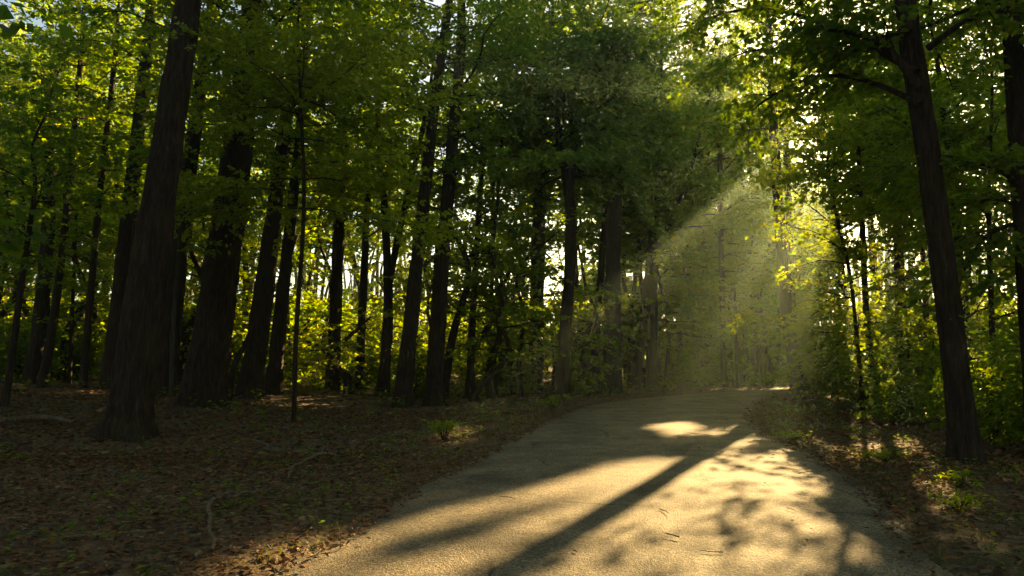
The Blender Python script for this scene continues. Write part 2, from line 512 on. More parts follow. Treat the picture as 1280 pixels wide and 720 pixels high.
def crown(gw, gl, P, R, hb, H, nb, spread, ls, Y, dens=1., mi=0, up=.5, az=None, near=False, low=1.0, carve=True):
    """limbs up the trunk line P from height hb to H"""
    zz = P[:, 2]
    for k in range(nb):
        f = ((k + rng.uniform(0, 1)) / nb)
        z = hb + (H - hb) * f
        i = int(np.clip(np.searchsorted(zz, z), 1, len(P) - 1))
        a = k * 2.4 + rng.uniform(-.6, .6) if az is None else rng.uniform(*az)
        e = up * (.2 + 1.1 * f) * rng.uniform(.5, 1.4)
        L = spread * (low * (1 - f) + .55 * f + .25 * math.sin(f * math.pi)) * rng.uniform(.65, 1.2)
        above = z > 1.6 + .56 * math.hypot(Y, P[0, 0]) + 1.5
        lsk = ls * 1.9 if above else ls
        branch(gw, gl, P[i], (math.cos(a), math.sin(a), e), L, min(R[i] * .45, .010 + .009 * L), lsk, dens * (.8 if above else 1), droop=.08,
               twigs=near and not above, fine=near and not above, mi=mi, carve=carve, ns=5 if carve else 4)


def tree(name, label, pts, Y, H, hb, nb, spread, group, ls=None, mats=BARK, leaf=GREEN, dens=1., stems=(), up=.5, az=None, carve=True, cat='tree', near=None, flare=.5, limbs=(), low=1.):
    global rng
    rng = np.random.default_rng(sum(ord(c_) * (i_ + 1) for i_, c_ in enumerate(label)))
    if Y is None: Y = ground(pts[0][0], pts[0][1])[1]
    if near is None: near = Y < 23
    if ls is None: ls = .12 if Y < 20 else (.145 if Y < 28 else .18)
    P, R = trunk_line(pts, Y, H)
    root = thing(name, label, cat, (P[0, 0], P[0, 1], P[0, 2] + .15), group)
    gw, gl = Geo(), Geo()
    big = R[0] > .16
    Pd, Rd = resample(P, R, .1 if (near and big) else .35)
    tube(gw, Pd, Rd, 36 if (near and big) else (12 if big else 7), ridge=.17 if big else .04, flare=flare if R[0] > .06 else .2, seed=len(label))
    lines = [(P, R)]
    for st in stems:                      # forks: pixel points from the fork up
        Q, q = [], []
        for (px, py, w) in st:
            Q.append(at(px, py, Y)); q.append(w * Y / F / 2)
        d = Q[-1] - Q[-2]; d /= np.linalg.norm(d); d[2] += .6; d /= np.linalg.norm(d)
        rise = max(1., H * .85 - Q[-1][2])
        Q += [Q[-1] + d * rise * .5, Q[-1] + d * rise + np.array([0, rng.normal(0, .4), 0])]; q += [q[-1] * .6, q[-1] * .2]
        Cc = catmull(np.hstack([np.array(Q), np.array(q)[:, None]]), 6)
        tube(gw, Cc[:, :3], np.maximum(Cc[:, 3], .006), 8, ridge=.04)
        lines.append((Cc[:, :3], Cc[:, 3]))
    for k, (Pl, Rl) in enumerate(lines):
        n_here = int(nb * 1.08) if k == 0 else max(3, nb // 2)
        crown(gw, gl, Pl, Rl, max(hb, Pl[0, 2] + .5), Pl[-1, 2], n_here, spread, ls, Y, dens, 0, up, az, near, low, carve)
    for lm in limbs:                      # long limbs the photo shows: pixel points and their depths
        Q = np.array([at(px, py, yy) for (px, py, yy, w) in lm]); q = np.array([w * lm[0][2] / F / 2 for (_, _, _, w) in lm])
        Cc = catmull(np.hstack([Q, q[:, None]]), 5)
        gb = Geo(); tube(gb, Cc[:, :3], np.maximum(Cc[:, 3], .004), 8, ridge=.05); put(gb, 'limb', mats, root)
        for j in range(3, len(Cc), 2):
            dd = Cc[j, :3] - Cc[j - 1, :3]; dd /= np.linalg.norm(dd)
            for sg in (-1, 1):
                dv = dd + sg * np.array([-dd[1], dd[0], 0]) * .9 + np.array([0, 0, rng.normal(0, .25)])
                branch(gw, gl, Cc[j, :3], dv, rng.uniform(.7, 1.7), .012, ls, 1.2, twigs=near, fine=near)
    put(gw, 'trunk', mats, root)
    if gl.n: put(gl, 'crown', leaf, root)
    SHADOWERS.append((label, P))
    return root


def shrub(name, label, px, Y, hgt, width, ns, group, leaf=GREEN, ls=.10, dens=1., cat='shrub', z=None):
    global rng
    rng = np.random.default_rng(sum(ord(c_) * (i_ + 1) for i_, c_ in enumerate(label)))
    b = at(px, 480, Y); x = b[0]; z = hz(x, Y)
    root = thing(name, label, cat, (x, Y, z), group)
    gw, gl = Geo(), Geo()
    for k in range(ns):
        a = rng.uniform(0, 6.28); ln = rng.uniform(.1, .45)
        d = np.array([math.cos(a) * ln, math.sin(a) * ln, 1])
        h = hgt * rng.uniform(.65, 1.05)
        Q = np.array([[x, Y, z - .05], [x, Y, z] + d * h * .4, [x, Y, z] + d * h * np.array([width / hgt, width / hgt, 1]) * .9])
        Cc = catmull(Q, 6)
        tube(gw, Cc, np.linspace(.022, .005, len(Cc)) * (.6 + hgt * .25), 5)
        for j in range(2, len(Cc)):
            a2 = rng.uniform(0, 6.28)
            branch(gw, gl, Cc[j], (math.cos(a2), math.sin(a2), rng.uniform(0, .5)), width * rng.uniform(.4, .9), .008, ls, dens, twigs=False, fine=Y < 22)
    put(gw, 'stem', BARK, root); put(gl, 'foliage', leaf, root)
    return root


# ------------------------------------------------------------------ setting: ground, road
def axis_vals(a, b, fine_a, fine_b, step, coarse):
    v = [fine_a]
    while v[-1] < fine_b: v.append(v[-1] + step)
    s = step
    w = [fine_a]
    while w[-1] > a: s = min(coarse, s * 1.15); w.append(w[-1] - s)
    s = step
    while v[-1] < b: s = min(coarse, s * 1.15); v.append(v[-1] + s)
    return np.array(w[:0:-1] + v)


gx = axis_vals(-400, 400, -16, 18, .16, 20); gy = axis_vals(-400, 600, 2, 30, .16, 20)
X, Yg = np.meshgrid(gx, gy)
g = Geo()
Z = height(X.ravel(), Yg.ravel())
nx, ny = len(gx), len(gy)
i = (np.arange(ny - 1)[:, None] * nx + np.arange(nx - 1)[None]).ravel()
g.add(np.stack([X.ravel(), Yg.ravel(), Z], 1), np.stack([i, i + 1, i + nx + 1, i + nx], 1), 0, True)
kind(g.build('ground', FLOOR), 'structure')

g = Geo()
nl = len(LW); nw = 12
u = np.linspace(0, 1, nw)
V = LW[:, None] * (1 - u)[None, :, None] + RW[np.linspace(0, len(RW) - 1, nl).astype(int)][:, None] * u[None, :, None] if len(LW) != len(RW) else LW[:, None] * (1 - u)[None, :, None] + RW[:, None] * u[None, :, None]
if len(LW) != len(RW):
    # pair the two edges by their share of arc length
    def byarc(W, q):
        s = np.concatenate([[0], np.cumsum(np.linalg.norm(np.diff(W, axis=0), axis=1))]); s /= s[-1]
        return np.stack([np.interp(q, s, W[:, 0]), np.interp(q, s, W[:, 1])], 1)
    q = np.linspace(0, 1, 1100); A_, B_ = byarc(LW, q), byarc(RW, q)
    V = A_[:, None] * (1 - u)[None, :, None] + B_[:, None] * u[None, :, None]; nl = 1100
zc = .03 * (1 - (2 * u - 1) ** 2) + .004
V3 = np.concatenate([V, np.broadcast_to(zc[None, :, None], (nl, nw, 1))], 2)
V3[:, 0, 2] = -.03; V3[:, -1, 2] = -.03
i = (np.arange(nl - 1)[:, None] * nw + np.arange(nw - 1)[None]).ravel()
g.add(V3.reshape(-1, 3), np.stack([i, i + 1, i + nw + 1, i + nw], 1), 0, True)
kind(g.build('road', ASPHALT), 'structure')

# ------------------------------------------------------------------ trees one can tell apart
LG = 'trees standing left of the road'; FG = 'trees beyond the bend'; RG = 'trees standing right of the road'
T = tree
T('forest_tree', 'massive dark trunk with flared roots, nearest tree on the left', [(158, 548, 48), (172, 440, 45), (192, 300, 40), (215, 140, 34), (236, 0, 29)], None, 24, 10.5, 34, 4.6, LG, flare=.8)
T('forest_tree', 'stout leaning trunk with leafy sprays over its top, right of the massive flared trunk', [(252, 503, 48), (268, 400, 42), (286, 270, 38), (302, 150, 32), (312, 60, 27)], 20, 24, 8.5, 34, 4.4, LG)
T('sapling', 'straight pole-thin sapling between the two biggest left trunks', [(214, 506, 5), (217, 400, 5), (228, 240, 4)], 18.5, 9, 4.5, 14, 1.5, LG, mats=PALE)
T('forest_tree', 'tall trunk half hidden behind the massive flared trunk, on its right', [(206, 492, 27), (222, 330, 20), (250, 110, 15)], 22.5, 22, 8.5, 26, 4, LG)
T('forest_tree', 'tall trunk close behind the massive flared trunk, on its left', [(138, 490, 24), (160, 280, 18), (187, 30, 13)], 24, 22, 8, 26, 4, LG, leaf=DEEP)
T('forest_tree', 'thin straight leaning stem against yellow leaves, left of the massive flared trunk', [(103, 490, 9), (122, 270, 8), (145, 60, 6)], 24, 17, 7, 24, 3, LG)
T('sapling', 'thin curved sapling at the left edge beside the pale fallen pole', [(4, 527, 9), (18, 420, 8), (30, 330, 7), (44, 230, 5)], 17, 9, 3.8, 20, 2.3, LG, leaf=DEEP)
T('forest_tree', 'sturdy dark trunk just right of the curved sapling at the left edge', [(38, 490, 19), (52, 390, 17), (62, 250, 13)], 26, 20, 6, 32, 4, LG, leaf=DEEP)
T('forest_tree', 'slim trunk leaning right beside the sturdy one near the left edge', [(52, 486, 11), (76, 330, 9), (102, 60, 6)], 24.5, 17, 6, 28, 3, LG)
T('sapling', 'hair-thin upright sapling among leaves far left of the massive flared trunk', [(86, 488, 5), (92, 350, 4), (96, 250, 3)], 27, 9, 2.5, 24, 2.2, LG)
T('forest_tree', 'dark upright trunk with a snapped bough propped on it, right of the stout trunk', [(312, 487, 30), (328, 380, 24), (346, 240, 19), (374, 20, 13)], 24, 22, 8.5, 28, 4, LG)
T('forest_tree', 'narrower trunk next to the one with the propped bough', [(341, 486, 19), (352, 380, 16), (364, 270, 13), (376, 150, 10)], 26, 20, 7.5, 26, 3.6, LG, leaf=DEEP)
T('understory_maple', 'spindly maple with wide pale green sprays hanging over the left trunks', [(368, 512, 6), (370, 420, 6), (380, 260, 5), (376, 130, 4)], 17, 13, 5.2, 36, 4.0, LG, dens=1.1, up=.55, leaf=PALEGREEN)
T('forest_tree', 'plain upright trunk left of the hair-thin pair, half lost in leaves', [(416, 478, 17), (421, 350, 15), (428, 180, 12)], 30, 21, 8, 26, 4, LG)
T('forest_tree', 'thin upright trunk left of the forked pair of stems', [(449, 480, 11), (456, 320, 9), (463, 150, 7)], 31, 18, 6.5, 26, 3.3, LG)
T('forest_tree', 'forked tree splitting into two slender stems low down', [(478, 484, 15), (484, 420, 13), (485, 352, 11), (479, 230, 8), (472, 140, 6)], 28, 19, 8, 20, 3.2, LG,
  stems=[[(485, 360, 10), (499, 290, 8), (520, 200, 7), (536, 120, 5)]])
T('forest_tree', 'dark trunk leaning right, the most tilted of the middle trees', [(502, 493, 23), (516, 380, 18), (532, 230, 15), (546, 110, 13), (562, 0, 10)], 24, 21, 8.5, 26, 3.8, LG, leaf=DEEP)
T('forest_tree', 'thick reddish trunk just right of the most tilted dark trunk', [(541, 491, 22), (552, 330, 19), (562, 220, 16), (576, 60, 13)], 25, 22, 8.5, 26, 4, LG, mats=BARK)
T('sapling', 'thin dark stem just left of the looping vine', [(586, 488, 10), (594, 340, 8), (604, 190, 6)], 29, 14, 7, 16, 2.4, LG, leaf=DEEP)
T('sapling', 'thread-thin straight stem rising behind the looping vine', [(613, 480, 6), (615, 320, 5), (618, 170, 4)], 33, 13, 5.5, 18, 2.4, LG)
T('forest_tree', 'clean straight trunk standing right of the looping vine', [(668, 480, 19), (672, 330, 17), (677, 170, 13), (680, 60, 10)], 34, 22, 9.5, 26, 4.2, LG, mats=PALE)
T('forest_tree', 'dark crooked trunk forking in a Y under a heavy dark crown', [(701, 489, 20), (706, 420, 15), (713, 320, 14), (711, 240, 13), (699, 180, 8), (694, 90, 7)], 30, 20, 9.6, 44, 5.4, LG, leaf=DEEP, dens=1.35, up=.25, low=1.2,
  stems=[[(711, 246, 10), (718, 190, 9), (716, 110, 7)]],
  limbs=[[(699, 168, 30, 7), (668, 164, 29, 6), (640, 158, 28, 5), (604, 156, 27.5, 3)], [(716, 150, 30, 6), (745, 138, 29, 5), (770, 118, 28.5, 3)]])
T('forest_tree', 'slim trunk left of the broad pale trunk in the light beam', [(740, 482, 10), (748, 380, 9), (757, 260, 7)], 35, 18, 8, 22, 3.2, LG)
T('forest_tree', 'broad pale upright trunk standing in the light beam', [(765, 480, 23), (766, 350, 20), (770, 180, 16)], 34, 22, 9, 28, 4.2, LG, mats=PALE)
T('forest_tree', 'slender curved trunk between the broad pale trunk and the one with a side limb', [(795, 480, 10), (806, 380, 9), (814, 300, 8), (817, 230, 6)], 37, 22, 8, 30, 3.2, LG, mats=PALE)
T('forest_tree', 'pale trunk with a limb angling up right, beside the far road edge', [(815, 480, 15), (816, 360, 12), (821, 240, 10)], 36, 24, 8.5, 36, 3.8, LG, mats=PALE,
  stems=[[(818, 320, 8), (838, 275, 7), (860, 225, 5)]])
T('forest_tree', 'thin hazy trunk first right of the limbed pale tree, beyond the bend', [(856, 478, 8), (858, 380, 7), (862, 260, 6)], 50, 24, 8, 30, 3.8, FG, mats=PALE)
T('forest_tree', 'hazy straight trunk in the middle of the gap beyond the bend', [(880, 477, 12), (882, 380, 10), (884, 260, 8)], 52, 24, 9, 32, 4, FG, mats=PALE)
T('sapling', 'small leafy sapling at the outer road edge straight past the grassy corner', [(920, 482, 4), (920, 420, 4), (918, 350, 3)], 43, 7.5, 1.6, 24, 2.2, FG)
T('forest_tree', 'grey trunk behind the outer bend, left of the paired lit trunks', [(945, 477, 11), (944, 370, 10), (940, 250, 7)], 54, 21, 9, 22, 3.8, FG, mats=PALE)
T('forest_tree', 'wide-footed trunk at the grassy corner whose long shadow crosses the road', [(1003, 500, 21), (996, 468, 17), (984, 400, 14), (976, 300, 13), (967, 160, 11), (962, 60, 9)], None, 22, 10.5, 26, 3.8, RG, mats=PALE, flare=.75)
T('forest_tree', 'thinner lit trunk close behind the wide-footed one', [(996, 490, 11), (990, 380, 9), (986, 270, 8), (982, 160, 7)], 33, 20, 10, 22, 3.4, RG, mats=PALE)
T('sapling', 'crooked slim sapling in lit leaves right of the wide-footed trunk', [(1094, 508, 10), (1083, 400, 8), (1079, 300, 7), (1073, 190, 5)], 24, 12, 5, 26, 2.6, RG, leaf=SUNLIT_GOLD)
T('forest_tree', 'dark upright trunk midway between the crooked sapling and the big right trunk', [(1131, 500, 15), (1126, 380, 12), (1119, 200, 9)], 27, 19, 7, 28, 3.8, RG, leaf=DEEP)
T('forest_tree', 'big rough reddish trunk leaning left at the right roadside', [(1206, 578, 33), (1196, 470, 28), (1180, 340, 27), (1155, 160, 26), (1131, 0, 24)], None, 21, 7.5, 30, 4.4, RG, leaf=DEEP, flare=.35,
  limbs=[[(1146, 90, 10.7, 10), (1090, 60, 11.5, 8), (1010, 22, 13, 6), (930, 12, 14.5, 5), (850, 34, 16, 3)], [(1152, 130, 10.7, 9), (1080, 100, 11.8, 7), (1020, 96, 13, 5), (965, 120, 14, 4), (925, 150, 15, 2)], [(1138, 40, 10.7, 8), (1070, 52, 12, 6), (1000, 58, 13.5, 5), (930, 66, 15, 3), (890, 90, 16, 2)], [(1150, 110, 10.7, 12), (1110, 62, 10.9, 9), (1060, 40, 11.2, 6), (1000, 34, 11.6, 4)], [(1160, 60, 10.7, 9), (1215, 22, 10.5, 6), (1270, 12, 10.3, 4)]])
T('forest_tree', 'dark trunk cut by the right edge with thin bare limbs reaching left', [(1303, 585, 30), (1290, 400, 26), (1276, 200, 24), (1262, 0, 20)], 11.5, 20, 7.2, 24, 3.8, RG, leaf=DEEP,
  limbs=[[(1281, 243, 11.5, 8), (1262, 222, 11.4, 6), (1235, 208, 11.3, 4), (1195, 199, 11.2, 2)], [(1283, 262, 11.5, 6), (1250, 250, 11.6, 4), (1212, 252, 11.8, 2)],
         [(1285, 275, 11.5, 7), (1250, 286, 11.5, 5), (1225, 304, 11.4, 4), (1200, 350, 11.3, 2)]])
T('forest_tree', 'slim trunk partly hidden behind the big rough reddish trunk', [(1218, 500, 12), (1206, 380, 10), (1186, 200, 8)], 22, 17, 5.5, 28, 3.4, RG)
T('understory_maple', 'low lit maple with bright yellow leaves overhanging the bend', [(1068, 505, 7), (1062, 440, 6), (1056, 360, 5), (1048, 280, 3)], 32, 9, 2.4, 44, 3.6, RG, leaf=SUNLIT_GOLD, ls=.13, up=.5, dens=1.1)
T('understory_maple', 'small bright yellow maple at the road edge before the wide-footed trunk', [(1080, 514, 6), (1072, 430, 5), (1062, 340, 4), (1046, 270, 4), (1034, 200, 3)], 21.5, 10.2, 1.7, 52, 3.2, RG, leaf=SUNLIT_GOLD, ls=.12, up=.7, dens=1., carve=.4)
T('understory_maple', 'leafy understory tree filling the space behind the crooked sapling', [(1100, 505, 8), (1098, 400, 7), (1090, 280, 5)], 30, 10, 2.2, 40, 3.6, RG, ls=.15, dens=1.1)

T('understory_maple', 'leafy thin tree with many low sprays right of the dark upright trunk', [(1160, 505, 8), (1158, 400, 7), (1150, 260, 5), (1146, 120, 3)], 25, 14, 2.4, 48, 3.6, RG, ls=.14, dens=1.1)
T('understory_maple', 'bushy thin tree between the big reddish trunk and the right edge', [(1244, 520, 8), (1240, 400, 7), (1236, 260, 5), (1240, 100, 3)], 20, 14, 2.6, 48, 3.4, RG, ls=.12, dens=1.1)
T('understory_maple', 'tall lit tree crowding over the bend behind the paired lit trunks', [(1106, 495, 9), (1094, 380, 8), (1084, 220, 7), (1066, 60, 5)], 38, 19, 5.0, 54, 4.2, RG, leaf=SUNLIT_GOLD, ls=.18, dens=1.1)
T('understory_maple', 'tall thin tree with yellow-green sprays above the far road', [(905, 480, 7), (902, 340, 7), (900, 200, 6), (896, 60, 5)], 44, 24, 6.5, 56, 4.4, FG, leaf=SUNLIT_GOLD, ls=.2, dens=1.1)

# ------------------------------------------------------------------ shrubs
SG = 'leafy shrubs right of the road'; SL = 'leafy shrubs under the left trees'
shrub('shrub', 'yellow-lit shrub at the foot of the wide-footed trunk', 1040, 27, 2.6, 1.7, 9, SG, SUNLIT_GOLD, .12)
shrub('shrub', 'dense dark shrub under the crooked slim sapling', 1085, 22, 1.9, 1.5, 8, SG, DEEP, .10)
shrub('shrub', 'tall leafy shrub between the dark upright trunk and the big reddish trunk', 1155, 19, 2.6, 1.7, 9, SG, GREEN, .10)
shrub('shrub', 'dark bush right behind the foot of the big reddish trunk', 1240, 14.5, 1.9, 1.6, 9, SG, DEEP, .09)
shrub('shrub', 'bush at the right edge below the bare limbs', 1290, 12.5, 2.3, 1.5, 9, SG, GREEN, .09)
shrub('shrub', 'low bush left of the big reddish trunk by the litter slope', 1120, 17.5, 1.2, 1.2, 7, SG, DEEP, .09)
shrub('shrub', 'far shrub seen through the gap just right of the dark upright trunk', 1150, 32, 3.4, 2.4, 9, SG, GREEN, .15)
shrub('shrub', 'far tall shrub on the slope behind the big reddish trunk', 1225, 27, 3.6, 2.4, 9, SG, GREEN, .14)
shrub('shrub', 'low leafy shrub beside the foot of the Y-forked trunk', 722, 31, 1.3, 1.2, 6, SL, GREEN, .13)
shrub('shrub', 'dim shrub behind the most tilted dark trunk', 520, 29, 2.2, 1.8, 7, SL, DEEP, .14)
shrub('shrub', 'dim shrub behind the forked pair of stems', 455, 32, 2.6, 2.2, 7, SL, GREEN, .15)
shrub('shrub', 'leafy shrub between the stout trunk and the propped bough', 285, 28, 2.4, 2.0, 7, SL, GREEN, .14)
shrub('shrub', 'broad shrub behind the curved sapling at the left edge', 20, 28, 2.8, 2.4, 8, SL, GREEN, .14)
shrub('shrub', 'shrub in the dusk left of the massive flared trunk', 100, 30, 2.8, 2.4, 8, SL, DEEP, .15)
shrub('shrub', 'shrub with dull leaves behind the looping vine', 640, 33, 2.2, 1.9, 7, SL, GREEN, .15)
shrub('shrub', 'roadside shrub left of the small sapling beyond the bend', 870, 45, 2.6, 2.2, 7, FG, GREEN, .18)
shrub('shrub', 'pale roadside shrub right of the small sapling beyond the bend', 955, 46, 3.4, 2.4, 8, FG, GREEN, .18)

rng = np.random.default_rng(101)
# sunlit seedling on the left verge and small plants on the right verge
def plant(label, px, py, r, n, leaf, ls, group=None, hgt=.3):
    c = ground(px, py)
    root = thing('low_plant', label, 'plant', tuple(c), group)
    gw, gl = Geo(), Geo()
    for k in range(n):
        a = rng.uniform(0, 6.28); q = rng.uniform(0, r)
        b0 = c + np.array([math.cos(a), math.sin(a), 0]) * .02
        tp = b0 + np.array([math.cos(a) * q, math.sin(a) * q, hgt * rng.uniform(.5, 1.1)])
        tube(gw, [b0, (b0 + tp) / 2 + [0, 0, .03], tp], [.006, .005, .003], 4)
        m = 9
        C = tp + rng.normal(0, 1, (m, 3)) * np.array([.05, .05, .04]); A = rng.normal(0, 1, (m, 3)); A[:, 2] *= .3
        leaves(gl, C, A, np.array([0, 0, 1.]) + rng.normal(0, .4, (m, 3)), ls * rng.uniform(.7, 1.2, m), 0, True, .5)
    put(gw, 'stem', BARK, root); put(gl, 'foliage', leaf, root)

PG = 'small plants on the right verge'
plant('small sunlit yellow seedling plant alone on the left verge', 556, 552, .42, 26, SUNLIT_GOLD, .09, None, .34)
plant('small mossy plant catching light in the middle of the right litter', 1107, 578, .3, 14, SUNLIT_GOLD, .07, PG, .16)
plant('green sprig beside the shadowed foot of the big reddish trunk', 1200, 612, .25, 14, GREEN, .07, PG, .16)
plant('lit tuft of leaves at the road edge near the grassy corner', 985, 552, .4, 18, SUNLIT_GOLD, .07, PG, .15)
plant('sunny patch of weeds low on the right litter slope', 1200, 640, .3, 16, SUNLIT_GOLD, .06, PG, .14)
plant('leafy weeds on the far left verge before the Y-forked trunk', 690, 512, .6, 22, GREEN, .11, None, .4)

# ------------------------------------------------------------------ vine, dead wood
def stick(name, label, cat, lines, mats=STICK, group=None):
    """lines: [[(px, py, width_px, lift)...]] lying on the ground"""
    g = Geo(); org = None
    for ln in lines:
        Q, q = [], []
        for (px, py, w, lift) in ln:
            c = ground(px, py); c = c + np.array([0, 0, .035 + lift + w * c[1] / F / 2 * .8])
            Q.append(c); q.append(w * c[1] / F / 2)
        if org is None: org = Q[0].copy()
        Cc = catmull(np.hstack([np.array(Q), np.array(q)[:, None]]), 6)
        W = Cc[:, :3] + .012 * rng.normal(0, 1, (len(Cc), 3)); tube(g, W, np.maximum(Cc[:, 3], .003), 7, ridge=.08)
    return tag(g.build(name, mats, None, tuple(org)), label, cat, group)

DG = 'fallen branches on the left forest floor'
stick('fallen_branch', 'forked fallen branch with a bent end, lowest on the left forest floor', 'branch',
      [[(264, 700, 4, .0), (262, 670, 4.5, .05), (262, 645, 5, .09), (285, 630, 5, .06), (304, 622, 3, .03)], [(268, 640, 5, .08), (296, 632, 4, .05), (336, 623, 3, .04)]], group=DG)
stick('fallen_branch', 'thin pale fallen branch with side twigs, near the middle of the left floor', 'branch',
      [[(360, 608, 3, .02), (364, 598, 3.5, .06), (376, 588, 4, .05), (398, 578, 4, .05), (424, 576, 3, .03)], [(398, 578, 3, .05), (388, 575, 2, .06), (376, 576, 1.5, .05)], [(400, 578, 3, .05), (410, 562, 2, .08)]], group=DG)
stick('fallen_branch', 'short dull stick behind the thin pale fallen branch', 'branch', [[(318, 556, 3, .02), (332, 562, 3, .03), (346, 568, 2, .02)]], group=DG)
stick('fallen_pole', 'pale fallen pole lying flat at the left edge', 'log', [[(-30, 536, 6, .0), (20, 531, 6, .03), (60, 529, 6, .03), (92, 532, 4, .01)]])
stick('fallen_branch', 'crooked grey branch across the roots of the massive flared trunk', 'branch', [[(118, 521, 4, .03), (150, 514, 4, .1), (186, 524, 3, .05)]], group=DG)

# snapped bough propped on its tree
g = Geo(); Q = np.array([at(286, 486, 23), at(292, 460, 23.2), at(306, 430, 23.5), at(324, 392, 23.75)]); Q[0, 2] = hz(Q[0, 0], Q[0, 1])
tube(g, catmull(Q, 6), np.linspace(.13, .05, 19), 8, ridge=.08)
tag(g.build('snapped_bough', BARK, None, tuple(Q[0])), 'dark snapped bough leaning against a trunk right of the stout one', 'branch')
# looping vine
g = Geo(); Yv = 27
Q = np.array([at(px, py, Yv + dy) for px, py, dy in [(588, 492, 0), (612, 470, .2), (632, 450, .1), (634, 425, .0), (622, 402, -.2), (628, 380, 0), (619, 340, .1), (617, 300, .2), (622, 250, .1), (626, 190, 0), (630, 140, -.1)]])
Q[0, 2] = hz(Q[0, 0], Q[0, 1]) - .05
Cc = catmull(Q, 8); tube(g, Cc, np.linspace(.10, .05, len(Cc)), 8, ridge=.08)
Q2 = np.array([at(px, py, Yv + .1) for px, py in [(632, 447), (612, 430), (606, 410), (600, 395)]])
tube(g, catmull(Q2, 6), np.linspace(.05, .02, 19), 6)
tag(g.build('woody_vine', BARK, None, tuple(Q[0])), 'dark looping woody vine dropping through a kink to the ground', 'vine')

# ------------------------------------------------------------------ stuff: litter, grass, seedlings, far woods
def scatter(n, x0, x1, y0, y1, dmin, dmax=99, power=1.0):
    x = rng.uniform(x0, x1, n); y = y0 + (y1 - y0) * rng.uniform(0, 1, n) ** power
    d = road_d(x, y); k = (d > dmin) & (d < dmax)
    k &= np.abs(x) < y * .85 + 1.5
    return x[k], y[k], d[k]

rng = np.random.default_rng(102)
g = Geo()
for (n, x0, x1, y0, y1, s0) in [(90000, -13, 10, 3, 12, .05), (70000, -20, 18, 10, 22, .075), (36000, -32, 28, 20, 42, .14)]:
    x, y, d = scatter(n, x0, x1, y0, y1, -.25)
    k = (d > 0) & (rng.uniform(0, 1, len(d)) < .75 + .6 * vnoise(x * .9, y * .9, 0, 78)) | (d <= 0) & (rng.uniform(0, 1, len(d)) < .5 + .5 * vnoise(x * 1.5, y * 1.5, 0, 77)); x, y = x[k], y[k]
    z = np.maximum(height(x, y), np.where(road_d(x, y) < 0, .006, -9)) + rng.uniform(.002, .035, len(x))
    a = rng.uniform(0, 6.28, len(x))
    A = np.stack([np.cos(a), np.sin(a), rng.normal(0, .18, len(x))], 1)
    leaves(g, np.stack([x, y, z], 1), A, np.array([0, 0, 1.]) + rng.normal(0, .32, (len(x), 3)), s0 * rng.choice([.45, .7, 1., 1.25, 1.6], len(x)) * rng.uniform(.8, 1.2, len(x)), 0, y1 < 30, .55)
# a few blown onto the road
n = 1600; x = rng.uniform(-4, 12, n); y = rng.uniform(4, 30, n); d = road_d(x, y)
k = (d < -.1) & (rng.uniform(0, 1, n) < np.exp(d * 1.5) * .6 + .07); x, y = x[k], y[k]; a = rng.uniform(0, 6.28, len(x))
leaves(g, np.stack([x, y, np.full(len(x), .045)], 1), np.stack([np.cos(a), np.sin(a), .1 + 0 * a], 1), np.array([0, 0, 1.]) + rng.normal(0, .3, (len(x), 3)), .07 * rng.uniform(.5, 1.3, len(x)), 0, True, .5)
for k in range(700):                      # twigs among the leaves
    y = rng.uniform(4, 26); x = rng.uniform(-.85, .75) * y
    dd = road_d(np.array([x]), np.array([y]))[0]
    if dd < .1 and rng.uniform() > .12: continue
    a = rng.uniform(0, 6.28); L = rng.uniform(.08, .5); z = max(hz(x, y), .02 if dd < 0 else -9) + rng.uniform(.015, .04)
    e = np.array([math.cos(a), math.sin(a), rng.normal(0, .06)]) * L; sd_ = np.array([-e[1], e[0], 0]) * rng.normal(0, .12)
    q = np.array([[x, y, z], np.array([x, y, z]) + e * .5 + sd_, np.array([x, y, z]) + e])
    tube(g, q, np.array([1, .8, .5]) * rng.uniform(.003, .008), 4, mi=1)
kind(g.build('fallen_leaves', [LITTER, STICK]), 'stuff')['label'] = 'brown leaf litter on the forest floor'

rng = np.random.default_rng(103)
g = Geo()
x, y, d = scatter(140000, -6, 14, 3, 30, -.05, .95, 1.2)
k = rng.uniform(0, 1, len(x)) < np.exp(-np.maximum(d, 0) * 2.2) * (.35 + .65 * (vnoise(x * 2, y * 2, 0, 31) > -.05))
x, y = x[k], y[k]; z = height(x, y) + np.where(road_d(x, y) < 0, .03, 0)
a = rng.uniform(0, 6.28, len(x))
A = np.stack([np.cos(a) * .6, np.sin(a) * .6, np.full(len(x), .8)], 1)
leaves(g, np.stack([x, y, z], 1), A, np.stack([-np.sin(a) * .2 + .3, np.cos(a) * .2, .4 + 0 * a], 1) + rng.normal(0, .3, (len(x), 3)), rng.uniform(.025, .085, len(x)), 0, False, .16)
kind(g.build('verge_grass', GRASS), 'stuff')

